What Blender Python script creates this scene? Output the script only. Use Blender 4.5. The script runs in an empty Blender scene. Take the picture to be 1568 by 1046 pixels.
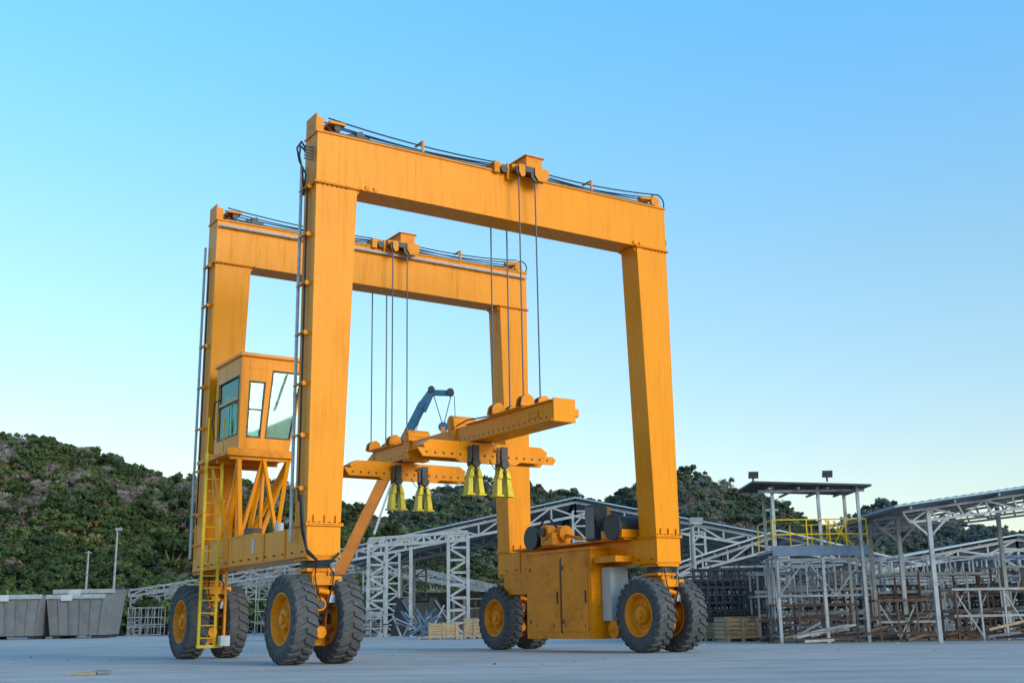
import bpy, math, random, numpy as np
from mathutils import Vector, Matrix
from mathutils import noise as mnoise
random.seed(7); rng=np.random.default_rng(7)
scene=bpy.context.scene
# ------------------------------------------------------------------ materials
def mat(name,base,rough=.5,metal=0.,var=.15,scale=3.,dirt=None,dirt_amt=.35,streak=False,bump=.0,bscale=40.,spec=.5):
    m=bpy.data.materials.new(name);m.use_nodes=True;nt=m.node_tree;N=nt.nodes;L=nt.links
    b=N['Principled BSDF'];b.inputs['Roughness'].default_value=rough;b.inputs['Metallic'].default_value=metal
    b.inputs['Specular IOR Level'].default_value=spec
    tc=N.new('ShaderNodeTexCoord');mp=N.new('ShaderNodeMapping');L.new(tc.outputs['Object'],mp.inputs['Vector'])
    n1=N.new('ShaderNodeTexNoise');n1.inputs['Scale'].default_value=scale;n1.inputs['Detail'].default_value=6;n1.inputs['Roughness'].default_value=.6
    L.new(mp.outputs['Vector'],n1.inputs['Vector'])
    r=N.new('ShaderNodeValToRGB');L.new(n1.outputs['Fac'],r.inputs['Fac'])
    lo=[c*(1-var) for c in base];hi=[min(1,c*(1+var)) for c in base]
    r.color_ramp.elements[0].position=.3;r.color_ramp.elements[0].color=(*lo,1)
    r.color_ramp.elements[1].position=.7;r.color_ramp.elements[1].color=(*hi,1)
    col=r.outputs['Color']
    if dirt:
        mp2=N.new('ShaderNodeMapping');L.new(tc.outputs['Object'],mp2.inputs['Vector'])
        mp2.inputs['Scale'].default_value=(5,5,.35) if streak else (1,1,1)
        n2=N.new('ShaderNodeTexNoise');n2.inputs['Scale'].default_value=1.6 if streak else scale*1.7;n2.inputs['Detail'].default_value=8;n2.inputs['Roughness'].default_value=.7
        L.new(mp2.outputs['Vector'],n2.inputs['Vector'])
        r2=N.new('ShaderNodeValToRGB');r2.color_ramp.elements[0].position=.50;r2.color_ramp.elements[1].position=.78
        r2.color_ramp.elements[0].color=(0,0,0,1);r2.color_ramp.elements[1].color=(dirt_amt,)*3+(1,)
        L.new(n2.outputs['Fac'],r2.inputs['Fac'])
        mx=N.new('ShaderNodeMix');mx.data_type='RGBA';L.new(r2.outputs['Color'],mx.inputs['Factor'])
        L.new(col,mx.inputs[6]);mx.inputs[7].default_value=(*dirt,1);col=mx.outputs[2]
        ra=N.new('ShaderNodeMath');ra.operation='MULTIPLY_ADD';L.new(r2.outputs['Color'],ra.inputs[0]);ra.inputs[1].default_value=.4;ra.inputs[2].default_value=rough
        L.new(ra.outputs[0],b.inputs['Roughness'])
    L.new(col,b.inputs['Base Color'])
    if bump:
        n3=N.new('ShaderNodeTexNoise');n3.inputs['Scale'].default_value=bscale;n3.inputs['Detail'].default_value=4
        L.new(tc.outputs['Object'],n3.inputs['Vector'])
        bp=N.new('ShaderNodeBump');bp.inputs['Strength'].default_value=bump;bp.inputs['Distance'].default_value=.02
        L.new(n3.outputs['Fac'],bp.inputs['Height']);L.new(bp.outputs['Normal'],b.inputs['Normal'])
    return m
ORANGE=mat('orange_paint',(.77,.258,.0012),.38,0,.05,.8,dirt=(.34,.095,.004),dirt_amt=.45,streak=True,bump=.10,bscale=4,spec=.17)
ORANGE2=mat('orange_paint_machinery',(.70,.230,.0015),.43,0,.1,2.,dirt=(.11,.045,.01),dirt_amt=.6,bump=.2,bscale=12,spec=.18)
YELLOW=mat('yellow_paint',(.68,.46,.015),.45,0,.1,3,dirt=(.2,.12,.03),dirt_amt=.5,spec=.25)
HOOKY=mat('clamp_yellow_paint',(.62,.48,.006),.4,0,.15,6,dirt=(.12,.1,.02),spec=.3)
BLACK=mat('black_grease_steel',(.018,.018,.02),.5,0,.3,8)
DARK=mat('dark_steel',(.035,.04,.047),.55,.2,.3,6)
ROPE=mat('wire_rope',(.07,.085,.11),.5,.3,.2,30)
CABLE=mat('black_cable',(.012,.012,.014),.6,0,.2,30)
PIPE=mat('galvanised_conduit',(.40,.45,.49),.4,0,.2,10,dirt=(.15,.12,.1),dirt_amt=.5)
RUBBER=mat('tyre_rubber',(.072,.077,.083),.8,0,.22,5,dirt=(.19,.18,.17),dirt_amt=.5,bump=.35,bscale=30,spec=.2)
GALV=mat('galvanised_steel',(.23,.255,.28),.5,.1,.3,3,dirt=(.13,.075,.045),dirt_amt=.8)
WHITEST=mat('white_painted_steel',(.30,.335,.36),.5,0,.2,2,dirt=(.13,.09,.065),dirt_amt=.7)
BLUEST=mat('faded_blue_steel',(.08,.15,.25),.5,.1,.2,3,dirt=(.2,.12,.08),dirt_amt=.5)
RUST=mat('rusty_steel',(.11,.065,.045),.8,.1,.4,4,dirt=(.2,.2,.21),dirt_amt=.6)
REBAR=mat('dark_rebar',(.03,.038,.055),.6,.3,.3,5)
ROOFM=mat('roof_sheet',(.26,.38,.49),.4,.3,.12,1.,dirt=(.36,.39,.41),dirt_amt=.5)
ROOFW=mat('white_roof_sheet',(.38,.45,.50),.45,.1,.1,1.)
CONC=mat('concrete_mould',(.14,.15,.155),.8,0,.25,1.5,dirt=(.08,.075,.07),dirt_amt=.6,bump=.3)
WOOD=mat('timber',(.36,.26,.15),.8,0,.25,6,dirt=(.2,.14,.09),bump=.3)
SKIPM=mat('skip_steel',(.15,.16,.17),.6,.1,.2,1.2,dirt=(.22,.19,.15),dirt_amt=.7,streak=True)
BLUEP=mat('boom_blue_paint',(.012,.085,.17),.4,0,.15,2)
BOOMO=mat('boom_orange_paint',(.52,.16,.012),.4,0,.15,2,dirt=(.2,.1,.05),dirt_amt=.4)
LAMPG=mat('lamp_glass',(.7,.75,.8),.2,0,.05,3)
PALEGREY=mat('pale_grey_paint',(.42,.46,.48),.5,0,.08,3)
def glassmat():
    m=bpy.data.materials.new('tinted_cab_glass');m.use_nodes=True;nt=m.node_tree;N=nt.nodes;L=nt.links;N.clear()
    o=N.new('ShaderNodeOutputMaterial');g=N.new('ShaderNodeBsdfGlossy');g.inputs['Roughness'].default_value=.02;g.inputs['Color'].default_value=(.45,.62,.60,1)
    t=N.new('ShaderNodeBsdfTransparent');t.inputs['Color'].default_value=(.50,.76,.70,1)
    f=N.new('ShaderNodeFresnel');f.inputs['IOR'].default_value=1.5
    ma=N.new('ShaderNodeMath');ma.operation='MULTIPLY_ADD';ma.inputs[1].default_value=.8;ma.inputs[2].default_value=.06;L.new(f.outputs[0],ma.inputs[0])
    mx=N.new('ShaderNodeMixShader');L.new(ma.outputs[0],mx.inputs[0]);L.new(t.outputs[0],mx.inputs[1]);L.new(g.outputs[0],mx.inputs[2]);L.new(mx.outputs[0],o.inputs[0]);return m
GLASS=glassmat()
# ------------------------------------------------------------------ builder
class B:
    def __init__(s): s.v=[];s.f=[];s.m=[];s.mats=[]
    def mi(s,m):
        if m not in s.mats: s.mats.append(m)
        return s.mats.index(m)
    def add(s,vs,fs,m):
        o=len(s.v);s.v+= [tuple(v) for v in vs];k=s.mi(m)
        for f in fs: s.f.append([o+i for i in f]);s.m.append(k)
    def hexa(s,vs,m): s.add(vs,[(0,3,2,1),(4,5,6,7),(0,1,5,4),(1,2,6,5),(2,3,7,6),(3,0,4,7)],m)
    def box(s,x0,x1,y0,y1,z0,z1,m):
        s.hexa([(x0,y0,z0),(x1,y0,z0),(x1,y1,z0),(x0,y1,z0),(x0,y0,z1),(x1,y0,z1),(x1,y1,z1),(x0,y1,z1)],m)
    def frame(s,p,q,roll=0):
        p=Vector(p);q=Vector(q);d=(q-p).normalized()
        up=Vector((0,0,1)) if abs(d.z)<.95 else Vector((0,1,0))
        a=d.cross(up).normalized();b=a.cross(d).normalized()
        return p,q,a,b
    def beam(s,p,q,w,h,m,w2=None,h2=None):
        p,q,a,b=s.frame(p,q);w2=w2 or w;h2=h2 or h
        vs=[p-a*w/2-b*h/2,p+a*w/2-b*h/2,p+a*w/2+b*h/2,p-a*w/2+b*h/2,q-a*w2/2-b*h2/2,q+a*w2/2-b*h2/2,q+a*w2/2+b*h2/2,q-a*w2/2+b*h2/2]
        s.hexa(vs,m)
    def cyl(s,p,q,r,m,n=12,r2=None):
        p,q,a,b=s.frame(p,q);r2=r if r2 is None else r2
        vs=[];
        for c,rr in ((p,r),(q,r2)):
            for i in range(n):
                t=2*math.pi*i/n;vs.append(c+a*math.cos(t)*rr+b*math.sin(t)*rr)
        fs=[(i,(i+1)%n,n+(i+1)%n,n+i) for i in range(n)]+[tuple(range(n))[::-1],tuple(range(n,2*n))]
        s.add(vs,fs,m)
    def tube(s,pts,r,m,n=6):
        for a,b in zip(pts[:-1],pts[1:]): s.cyl(a,b,r,m,n)
    def revx(s,prof,c,m,n=48):
        k=len(prof);vs=[]
        for i in range(n):
            t=2*math.pi*i/n
            for x,r in prof: vs.append((c[0]+x,c[1]+r*math.cos(t),c[2]+r*math.sin(t)))
        fs=[]
        for i in range(n):
            j=(i+1)%n
            for a in range(k-1): fs.append((i*k+a,i*k+a+1,j*k+a+1,j*k+a))
        s.add(vs,fs,m)
    def prismy(s,poly,y0,y1,m):
        n=len(poly);vs=[(x,y0,z) for x,z in poly]+[(x,y1,z) for x,z in poly]
        s.add(vs,[tuple(range(n)),tuple(range(n,2*n))[::-1]]+[(i,n+i,n+(i+1)%n,(i+1)%n) for i in range(n)],m)
    def prismx(s,poly,x0,x1,m):
        n=len(poly);vs=[(x0,y,z) for y,z in poly]+[(x1,y,z) for y,z in poly]
        s.add(vs,[tuple(range(n)),tuple(range(n,2*n))[::-1]]+[(i,n+i,n+(i+1)%n,(i+1)%n) for i in range(n)],m)
    def truss(s,a0,a1,b0,b1,n,r,m,rd=None):
        a0,a1,b0,b1=map(Vector,(a0,a1,b0,b1));rd=rd or r*.7
        s.beam(a0,a1,r*2,r*2,m);s.beam(b0,b1,r*2,r*2,m)
        for i in range(n+1):
            t=i/n;s.beam(a0.lerp(a1,t),b0.lerp(b1,t),rd*2,rd*2,m)
            if i<n:
                u=(i+1)/n
                if i%2: s.beam(a0.lerp(a1,t),b0.lerp(b1,u),rd*2,rd*2,m)
                else: s.beam(b0.lerp(b1,t),a0.lerp(a1,u),rd*2,rd*2,m)
    def obj(s,name,parent=None,bevel=0,smooth=True):
        me=bpy.data.meshes.new(name);me.from_pydata(s.v,[],s.f);me.validate()
        for m in s.mats: me.materials.append(m)
        me.polygons.foreach_set('material_index',s.m);
        import bmesh
        bm=bmesh.new();bm.from_mesh(me);bmesh.ops.recalc_face_normals(bm,faces=bm.faces);bm.to_mesh(me);bm.free()
        if smooth:
            me.polygons.foreach_set('use_smooth',[True]*len(me.polygons));me.set_sharp_from_angle(angle=math.radians(32))
        me.update();ob=bpy.data.objects.new(name,me);scene.collection.objects.link(ob)
        if parent: ob.parent=parent
        if bevel:
            md=ob.modifiers.new('bevel','BEVEL');md.width=bevel;md.segments=2;md.limit_method='ANGLE';md.angle_limit=math.radians(40);md.harden_normals=True
        return ob
def empty(name,loc=(0,0,0),rz=0,parent=None):
    e=bpy.data.objects.new(name,None);scene.collection.objects.link(e);e.location=loc;e.rotation_euler=(0,0,rz);e.empty_display_size=.5
    if parent:e.parent=parent
    return e
# ------------------------------------------------------------------ GANTRY CRANE
crane=empty('gantry_crane',(-4.142,23.209,0),.5732)
S,W,zt,zb,zc,dl,a1,a2=9.713,6.552,11.134,9.992,2.683,.646,.966,.732
zbase=2.1
for side,yo in (('front',0.),('rear',W)):
    b=B()
    b.box(0,S,yo,yo+dl,zb+.02,zt,ORANGE)
    b.box(-.03,S+.03,yo-.035,yo+dl+.035,zt,zt+.03,ORANGE)
    b.box(.3,S-.3,yo+.0,yo+.05,zt+.03,zt+.08,DARK)
    b.box(.3,S-.3,yo+dl-.18,yo+dl-.12,zt+.03,zt+.09,DARK)
    b.box(a1+.1,S-a1-.1,yo-.03,yo+dl+.03,zb-.012,zb+.017,ORANGE)
    for x in (2.4,4.1,7.25,7.9): b.box(x,x+.015,yo-.004,yo-.0005,zb+.03,zt-.02,ORANGE)
    b.obj(side+'_girder',crane,.012)
    for nm,x0,sg in (('left',0,1),('right',S,-1)):
        b=B()
        X=lambda x:x0+sg*x
        vs=[(X(0),yo,zc),(X(a2),yo,zc),(X(a2),yo+dl,zc),(X(0),yo+dl,zc),(X(0),yo,zb-.03),(X(a1),yo,zb-.03),(X(a1),yo+dl,zb-.03),(X(0),yo+dl,zb-.03)]
        b.hexa(vs,ORANGE)
        for z0,z1,aa in ((zb-.03,zb-.006,a1),(zb-.004,zb+.02,a1)):
            xa,xb=sorted((X(-.05),X(aa+.06)));b.box(xa,xb,yo-.05,yo+dl+.05,z0,z1,ORANGE)
        xa=X(a1+.0);b.prismy([(xa,zb-.03),(X(a1+.09),zb-.03),(X(a1-.01),zb-.16)],yo+.05,yo+dl-.05,ORANGE)
        for z0,z1 in ((zc+.0,zc+.03),(zc+.034,zc+.064)):
            xa,xb=sorted((X(-.045),X(a2+.045)));b.box(xa,xb,yo-.045,yo+dl+.045,z0,z1,ORANGE)
        for i in range(7):
            xx=X(.04+i*.11);b.cyl((xx,yo-.02,zc+.05),(xx,yo-.02,zc+.09),.018,DARK,6)
            b.cyl((xx,yo-.025,zb-.06),(xx,yo-.025,zb-.02),.016,DARK,6)
        for i in (0,1,2):
            xa,xb=sorted((X(.12+i*.24),X(.14+i*.24)));b.box(xa,xb,yo-.05,yo-.001,zc+.064,zc+.22,ORANGE)
        b.obj(side+'_'+nm+'_leg',crane,.012)
for nm,x0,x1 in (('left',0,a2),('right',S-a2,S)):
    b=B();b.box(x0,x1,0,W+dl,zbase,zc,ORANGE)
    b.box(x0-.03,x1+.03,.02,W+dl-.02,zbase-.03,zbase-.002,ORANGE)
    for y in (1.1,2.3,4.6,6.0): b.box(x0-.02,x0-.001,y,y+.05,zbase+.01,zc-.01,ORANGE)
    for y in np.arange(.2,W+dl,.5): b.cyl((x0-.04,y,2.18),(x0-.001,y,2.18),.02,DARK,6)
    b.box(x0-.012,x0-.001,2.9,3.05,2.3,2.62,PALEGREY)
    b.obj(nm+'_base_beam',crane,.012)
R=.875
def tyre(c,flip,parent,idx):
    b=B();hw=.25
    prof=[(-.2,.50),(-.235,.56),(-.255,.66),(-.25,.76),(-.225,.81),(-.17,.835),(.17,.835),(.225,.81),(.25,.76),(.255,.66),(.235,.56),(.2,.50)]
    b.revx(prof,c,RUBBER,64)
    n=26
    for sg in (-1,1):
        for i in range(n):
            t0=2*math.pi*(i+(.5 if sg>0 else 0))/n+idx*.37
            st=[]
            for x,ri,ro,da,wd in ((.0,.8,.872,0,.055),(.12,.8,.875,.06,.06),(.225,.78,.862,.12,.072),(.268,.70,.775,.14,.07)):
                ring=[]
                for r,t in ((ri,t0+da-wd),(ri,t0+da+wd),(ro,t0+da+wd*.8),(ro,t0+da-wd*.8)):
                    ring.append((c[0]+sg*x,c[1]+r*math.cos(t),c[2]+r*math.sin(t)))
                st.append(ring)
            vs=sum(st,[]);fs=[(0,1,2,3),(12,15,14,13)]
            for k in range(3):
                for j in range(4): fs.append((k*4+j,k*4+4+j,k*4+4+(j+1)%4,k*4+(j+1)%4))
            b.add(vs,fs,RUBBER)
    for sg in (-1,1):
        p=[(.19,.53),(.225,.515),(.225,.49),(.19,.47),(.16,.44),(.07,.41),(.045,.33),(.06,.24),(.12,.225),(.15,.20),(.17,.19),(.175,.0)]
        b.revx([(sg*x,r) for x,r in p],c,ORANGE2,48)
        for i in range(12):
            t=2*math.pi*i/12;y=c[1]+.30*math.cos(t);z=c[2]+.30*math.sin(t)
            b.cyl((c[0]+sg*.04,y,z),(c[0]+sg*.085,y,z),.02,ORANGE2,6)
        b.cyl((c[0]+sg*.17,c[1],c[2]),(c[0]+sg*.22,c[1],c[2]),.10,ORANGE2,16)
    o=b.obj('wheel_%d'%idx,parent)
    return o
k=0
for nm,xc in (('left',a2/2),('right',S-a2/2)):
    for en,yc,sy in (('front',.385,1),('rear',6.892,-1)):
        for off in (-.49,.49):
            k+=1;tyre((xc+off,yc,R),1,crane,k)
        b=B()
        b.box(xc-.33,xc+.33,yc-.36,yc+.36,2.0,2.068,ORANGE2)
        b.cyl((xc,yc,1.86),(xc,yc,2.0),.30,DARK,24)
        b.box(xc-.30,xc+.30,yc-.30,yc+.30,1.79,1.86,ORANGE2)
        for s in (-1,1):
            b.prismx([(yc-.30,1.79),(yc+.30,1.79),(yc+.20,.75),(yc+.13,.34),(yc-.13,.34),(yc-.20,.75)],xc+s*.17-.02,xc+s*.17+.02,ORANGE2)
        b.box(xc-.15,xc+.15,yc-.26,yc-.22,1.1,1.79,ORANGE2)
        b.box(xc-.149,xc+.149,yc+.2,yc+.24,1.2,1.79,ORANGE2)
        b.box(xc-.15,xc+.15,yc-.14,yc+.14,.36,.62,ORANGE2)
        b.cyl((xc-.5,yc,R),(xc+.5,yc,R),.10,DARK,16)
        b.box(xc-.24,xc+.40,yc-.42,yc-.30,1.52,1.70,ORANGE2)
        b.cyl((xc-.1,yc-.40,1.42),(xc+.55,yc-.40,1.30),.055,ORANGE2,12)
        b.cyl((xc+.55,yc-.40,1.30),(xc+.72,yc-.40,1.27),.03,PIPE,10)
        b.cyl((xc-.05,yc-.42,1.15),(xc-.05,yc-.26,1.15),.13,ORANGE2,16)
        b.cyl((xc-.05,yc-.48,1.15),(xc-.05,yc-.42,1.15),.08,DARK,12)
        b.cyl((xc,yc-.38,.62),(xc,yc-.14,.62),.12,ORANGE2,14)
        b.box(xc+.12,xc+.27,yc-.46,yc-.34,1.18,1.34,PIPE)
        b.tube([(xc-.12,yc-.32,1.95),(xc-.2,yc-.47,1.7),(xc-.16,yc-.5,1.4),(xc-.05,yc-.46,1.2)],.016,CABLE)
        b.tube([(xc+.12,yc-.32,1.95),(xc+.2,yc-.47,1.75),(xc+.16,yc-.5,1.5),(xc+.05,yc-.36,.8)],.016,CABLE)
        b.obj(nm+'_'+en+'_bogie',crane,.008)
b=B()
for yo in (0,W):
    b.tube([(-.07,yo+dl+.02,zbase+.3),(-.07,yo+dl+.02,zt-.6)],.036,PIPE,10)
    for z in np.arange(3.4,10.8,1.08):
        b.box(-.11,-.0,yo+dl*.25,yo+dl*.25+.05,z,z+.06,ORANGE);b.box(-.11,-.03,yo+dl*.25,yo+dl+.06,z+.06,z+.085,ORANGE)
    b.tube([(-.05,yo+dl*.55,3.2),(-.05,yo+dl*.55,10.0)],.02,CABLE,6)
    b.tube([(S+.05,yo+dl*.5,zc+.2),(S+.05,yo+dl*.5,zb+.5)],.02,CABLE,6)
    for z in np.arange(3.2,10,1.1): b.box(S,S+.09,yo+dl*.5-.03,yo+dl*.5+.03,z,z+.05,DARK)
b.tube([(-.06,.5,10.9),(-.2,.4,11.0),(-.32,.35,10.8),(-.28,.3,10.5),(-.1,.35,10.25),(-.08,.5,9.8)],.022,CABLE)
b.tube([(-.06,.45,10.8),(-.26,.3,10.85),(-.3,.25,10.6),(-.2,.3,10.3),(-.08,.5,9.9)],.022,CABLE)
for i in range(5): b.box(-.22,-.02,.15,.19,10.52+i*.07,10.55+i*.07,DARK)
b.tube([(-.10,.1,3.3),(-.12,-.1,2.7),(-.05,-.15,2.2),(.2,-.12,1.98),(.5,-.12,2.0),(.66,-.1,2.15)],.028,CABLE)
b.tube([(-.10,.15,3.3),(-.14,-.06,2.6),(-.02,-.12,2.12),(.3,-.14,1.92),(.6,-.1,2.0)],.022,CABLE)
def arc(cx,cz,r,y,a0,a1,n=10): return [(cx+r*math.cos(a0+(a1-a0)*i/n),y,cz+r*math.sin(a0+(a1-a0)*i/n)) for i in range(n+1)]
b.tube(arc(S+.02,11.42,.24,.3,-1.5,2.6),.018,CABLE);b.tube(arc(S-.02,10.35,.28,.3,-1.4,1.2),.018,CABLE)
b.tube(arc(S+.02,11.42,.2,W+.3,-1.5,2.6),.018,CABLE)
b.tube([(S+.1,.3,3.6),(S+.18,.2,3.1),(S+.1,.1,2.6),(S+.1,.2,2.2)],.022,CABLE)
b.obj('conduits_and_cables',crane)
xt=5.25
for side,yo in (('front',0.),('rear',W)):
    b=B();z=zt+.06
    b.box(4.5,5.1,yo+.0,yo+dl,z,z+.05,ORANGE2);b.box(4.95,5.82,yo-.30,yo+dl+.30,z+.05,z+.10,ORANGE2)
    b.box(4.55,4.85,yo+.1,yo+.5,z+.05,z+.24,ORANGE2);b.box(4.45,4.6,yo-.1,yo-.04,z-.1,z+.18,ORANGE2);b.box(4.8,4.86,yo-.1,yo-.04,z-.22,z+.18,ORANGE2)
    b.cyl((4.72,yo-.12,z+.02),(4.72,yo-.04,z+.02),.10,BLACK,16)
    b.box(5.30,5.76,yo-.18,yo+dl+.18,z+.10,z+.44,ORANGE2)
    b.box(5.25,5.81,yo-.22,yo+dl+.22,z+.44,z+.465,ORANGE2)
    b.box(4.95,5.2,yo-.1,yo+dl+.1,z+.10,z+.2,ORANGE2)
    for yy in (yo-.40,yo+dl+.26):
        for q in (0,.11):
            b.prismy([(4.95,z+.10),(5.12,z+.10),(5.12,z-.18),(5.02,z-.22),(4.95,z-.1)],yy+q,yy+q+.025,ORANGE2)
            b.prismy([(5.40,z+.10),(5.80,z+.10),(5.80,z-.1),(5.70,z-.24),(5.50,z-.24),(5.40,z-.1)],yy+q,yy+q+.025,ORANGE2)
        b.cyl((5.03,yy+.04,z-.06),(5.03,yy+.10,z-.06),.14,BLACK,20);b.cyl((5.5,yy+.04,z-.08),(5.5,yy+.10,z-.08),.2,BLACK,20)
        b.box(5.12,5.40,yy+.03,yy+.12,z-.06,z+.09,BLACK)
    for x in (4.65,5.0,5.7): b.cyl((x,yo+.10,zt+.10),(x,yo+.20,zt+.10),.06,BLACK,12)
    b.obj(side+'_trolley',crane,.006)
    b=B()
    for yy in (yo-.32,yo+dl+.32):
        for x in (4.98,5.44): b.cyl((x,yy,zt),(x+.03,yy,5.72),.019,ROPE,6)
    for yy,zz in ((yo+.12,.42),(yo+.36,.42),(yo+.12,.24),(yo+.36,.26)):
        for x0,x1 in ((.3,4.6),(5.8,S-.25)):
            pts=[(x0+(x1-x0)*i/8,yy,zt+zz-.08*(4*(i/8)*(1-i/8))-(.0 if zz<.3 else .12*(i/8 if x0<1 else 1-i/8))) for i in range(9)];b.tube(pts,.017,CABLE,5)
    for x in (2.6,7.4): b.box(x,x+.05,yo+.06,yo+.1,zt+.03,zt+.36,ORANGE2);b.box(x,x+.05,yo+.06,yo+.45,zt+.36,zt+.39,ORANGE2)
    b.obj(side+'_wire_ropes',crane)
    b=B()
    b.box(-.02,.03,yo+.05,yo+dl-.05,zt+.03,zt+.46,ORANGE2);b.box(.03,.18,yo+.08,yo+.12,zt+.03,zt+.38,ORANGE2)
    b.prismy([(.04,zt+.1),(.62,zt+.32),(.62,zt+.38),(.04,zt+.3)],yo+.50,yo+.53,ORANGE2)
    b.box(.28,.66,yo+.0,yo+.42,zt+.27,zt+.33,ORANGE2);b.prismy([(.3,zt+.27),(.5,zt+.27),(.5,zt+.03)],yo+.2,yo+.23,ORANGE2)
    b.cyl((.50,yo+.05,zt+.20),(.50,yo+.40,zt+.20),.085,DARK,14)
    b.cyl((1.05,yo+.05,zt+.13),(1.05,yo+.4,zt+.13),.11,BLACK,12);b.box(.95,1.3,yo+.1,yo+.38,zt+.03,zt+.16,DARK)
    b.beam((.45,yo+.3,zt+.05),(1.2,yo+.3,zt+.35),.03,.05,BLACK)
    b.box(S-.5,S-.02,yo+.08,yo+.5,zt+.03,zt+.12,ORANGE2)
    b.prismy([(S-.6,zt+.03),(S,zt+.03),(S,zt+.2),(S-.25,zt+.34)],yo+.5,yo+.54,ORANGE2)
    b.cyl((S-.62,yo+.25,zt+.26),(S-.05,yo+.25,zt+.36),.075,ORANGE2,14)
    b.cyl((S-.25,yo+.03,zt+.18),(S-.25,yo+.12,zt+.18),.14,ORANGE2,20)
    b.obj(side+'_end_sheaves',crane,.005)
b=B()
for x in (1.15,1.35,S-1.1,S-.9):
    b.box(x,x+.07,-.05,-.0,zb+.02,zb+.10,ORANGE)
b.tube([(.05,W-.09,zt-.16),(S-.05,W-.09,zt-.16)],.035,PIPE,8)
for x in np.arange(.5,S,1.5): b.box(x,x+.05,W-.12,W,zt-.2,zt-.17,ORANGE)
b.obj('girder_fittings',crane)
# spreader
sp=B();x0,x1,z0,z1=5.02,5.52,5.02,5.42
sp.box(x0,x1,-1.45,7.3,z0,z1,ORANGE)
sp.box(x0-.06,x1+.08,-1.5,2.2,z1,z1+.03,ORANGE);sp.box(x0-.08,x1+.08,-1.5,2.2,z0-.04,z0-.002,ORANGE)
sp.box(x0-.06,x1+.08,5.0,7.35,z1,z1+.03,ORANGE);sp.box(x0-.08,x1+.08,5.0,7.35,z0-.04,z0-.002,ORANGE)
sp.box(x0-.03,x1+.05,-1.53,-1.49,z0-.06,z1+.06,ORANGE)
sp.box(x1+.06,x1+.24,-1.4,-1.1,z0+.1,z0+.28,ORANGE)
sp.prismx([(7.35,z0-.04),(7.35,z1+.03),(7.95,z0+.15),(7.95,z0-.04)],x0,x1,ORANGE)
sp.box(x0-.02,x0-.001,-.9,-.5,z0+.12,z0+.28,ORANGE2)
for y in np.arange(-1.2,7.2,.22): sp.cyl((x0-.006,y,z0+.08),(x0+.02,y,z0+.08),.026,BLACK,8)
for y,ww in ((0.33,.55),(6.88,.55)):
    sp.box(x0-.05,x1+.05,y-ww,y+ww,z1+.03,z1+.08,ORANGE2)
    for yy in (y-.62,y+.62):
        for s in (-.03,.18):
            for xx in (x0-.1,x0+.36):
                sp.prismy([(xx-.04,z1+.06),(xx+.36,z1+.06),(xx+.31,z1+.27),(xx+.2,z1+.34),(xx+.09,z1+.32),(xx,z1+.25)],yy+s-.08,yy+s-.055,ORANGE2)
        for xx in (x0+.06,x0+.50): sp.cyl((xx,yy-.09,z1+.18),(xx,yy+.07,z1+.18),.145,DARK,20)
    sp.box(x0-.1,x1+.2,y-.7,y+.7,z1+.03,z1+.055,ORANGE2)
for y in (2.9,5.3):
    sp.box(x0-.06,x1+.06,y-.16,y+.16,z0-.1,z1+.26,ORANGE2)
    sp.cyl((x0-.08,y,z1+.17),(x1+.08,y,z1+.17),.17,ORANGE2,20)
sp.tube([(x0-.02,1.0,z1+.05),(x0-.02,2.2,z1+.12),(x0-.02,2.7,z1+.05)],.02,CABLE)
sp.obj('spreader_beam',crane,.008)
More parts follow.
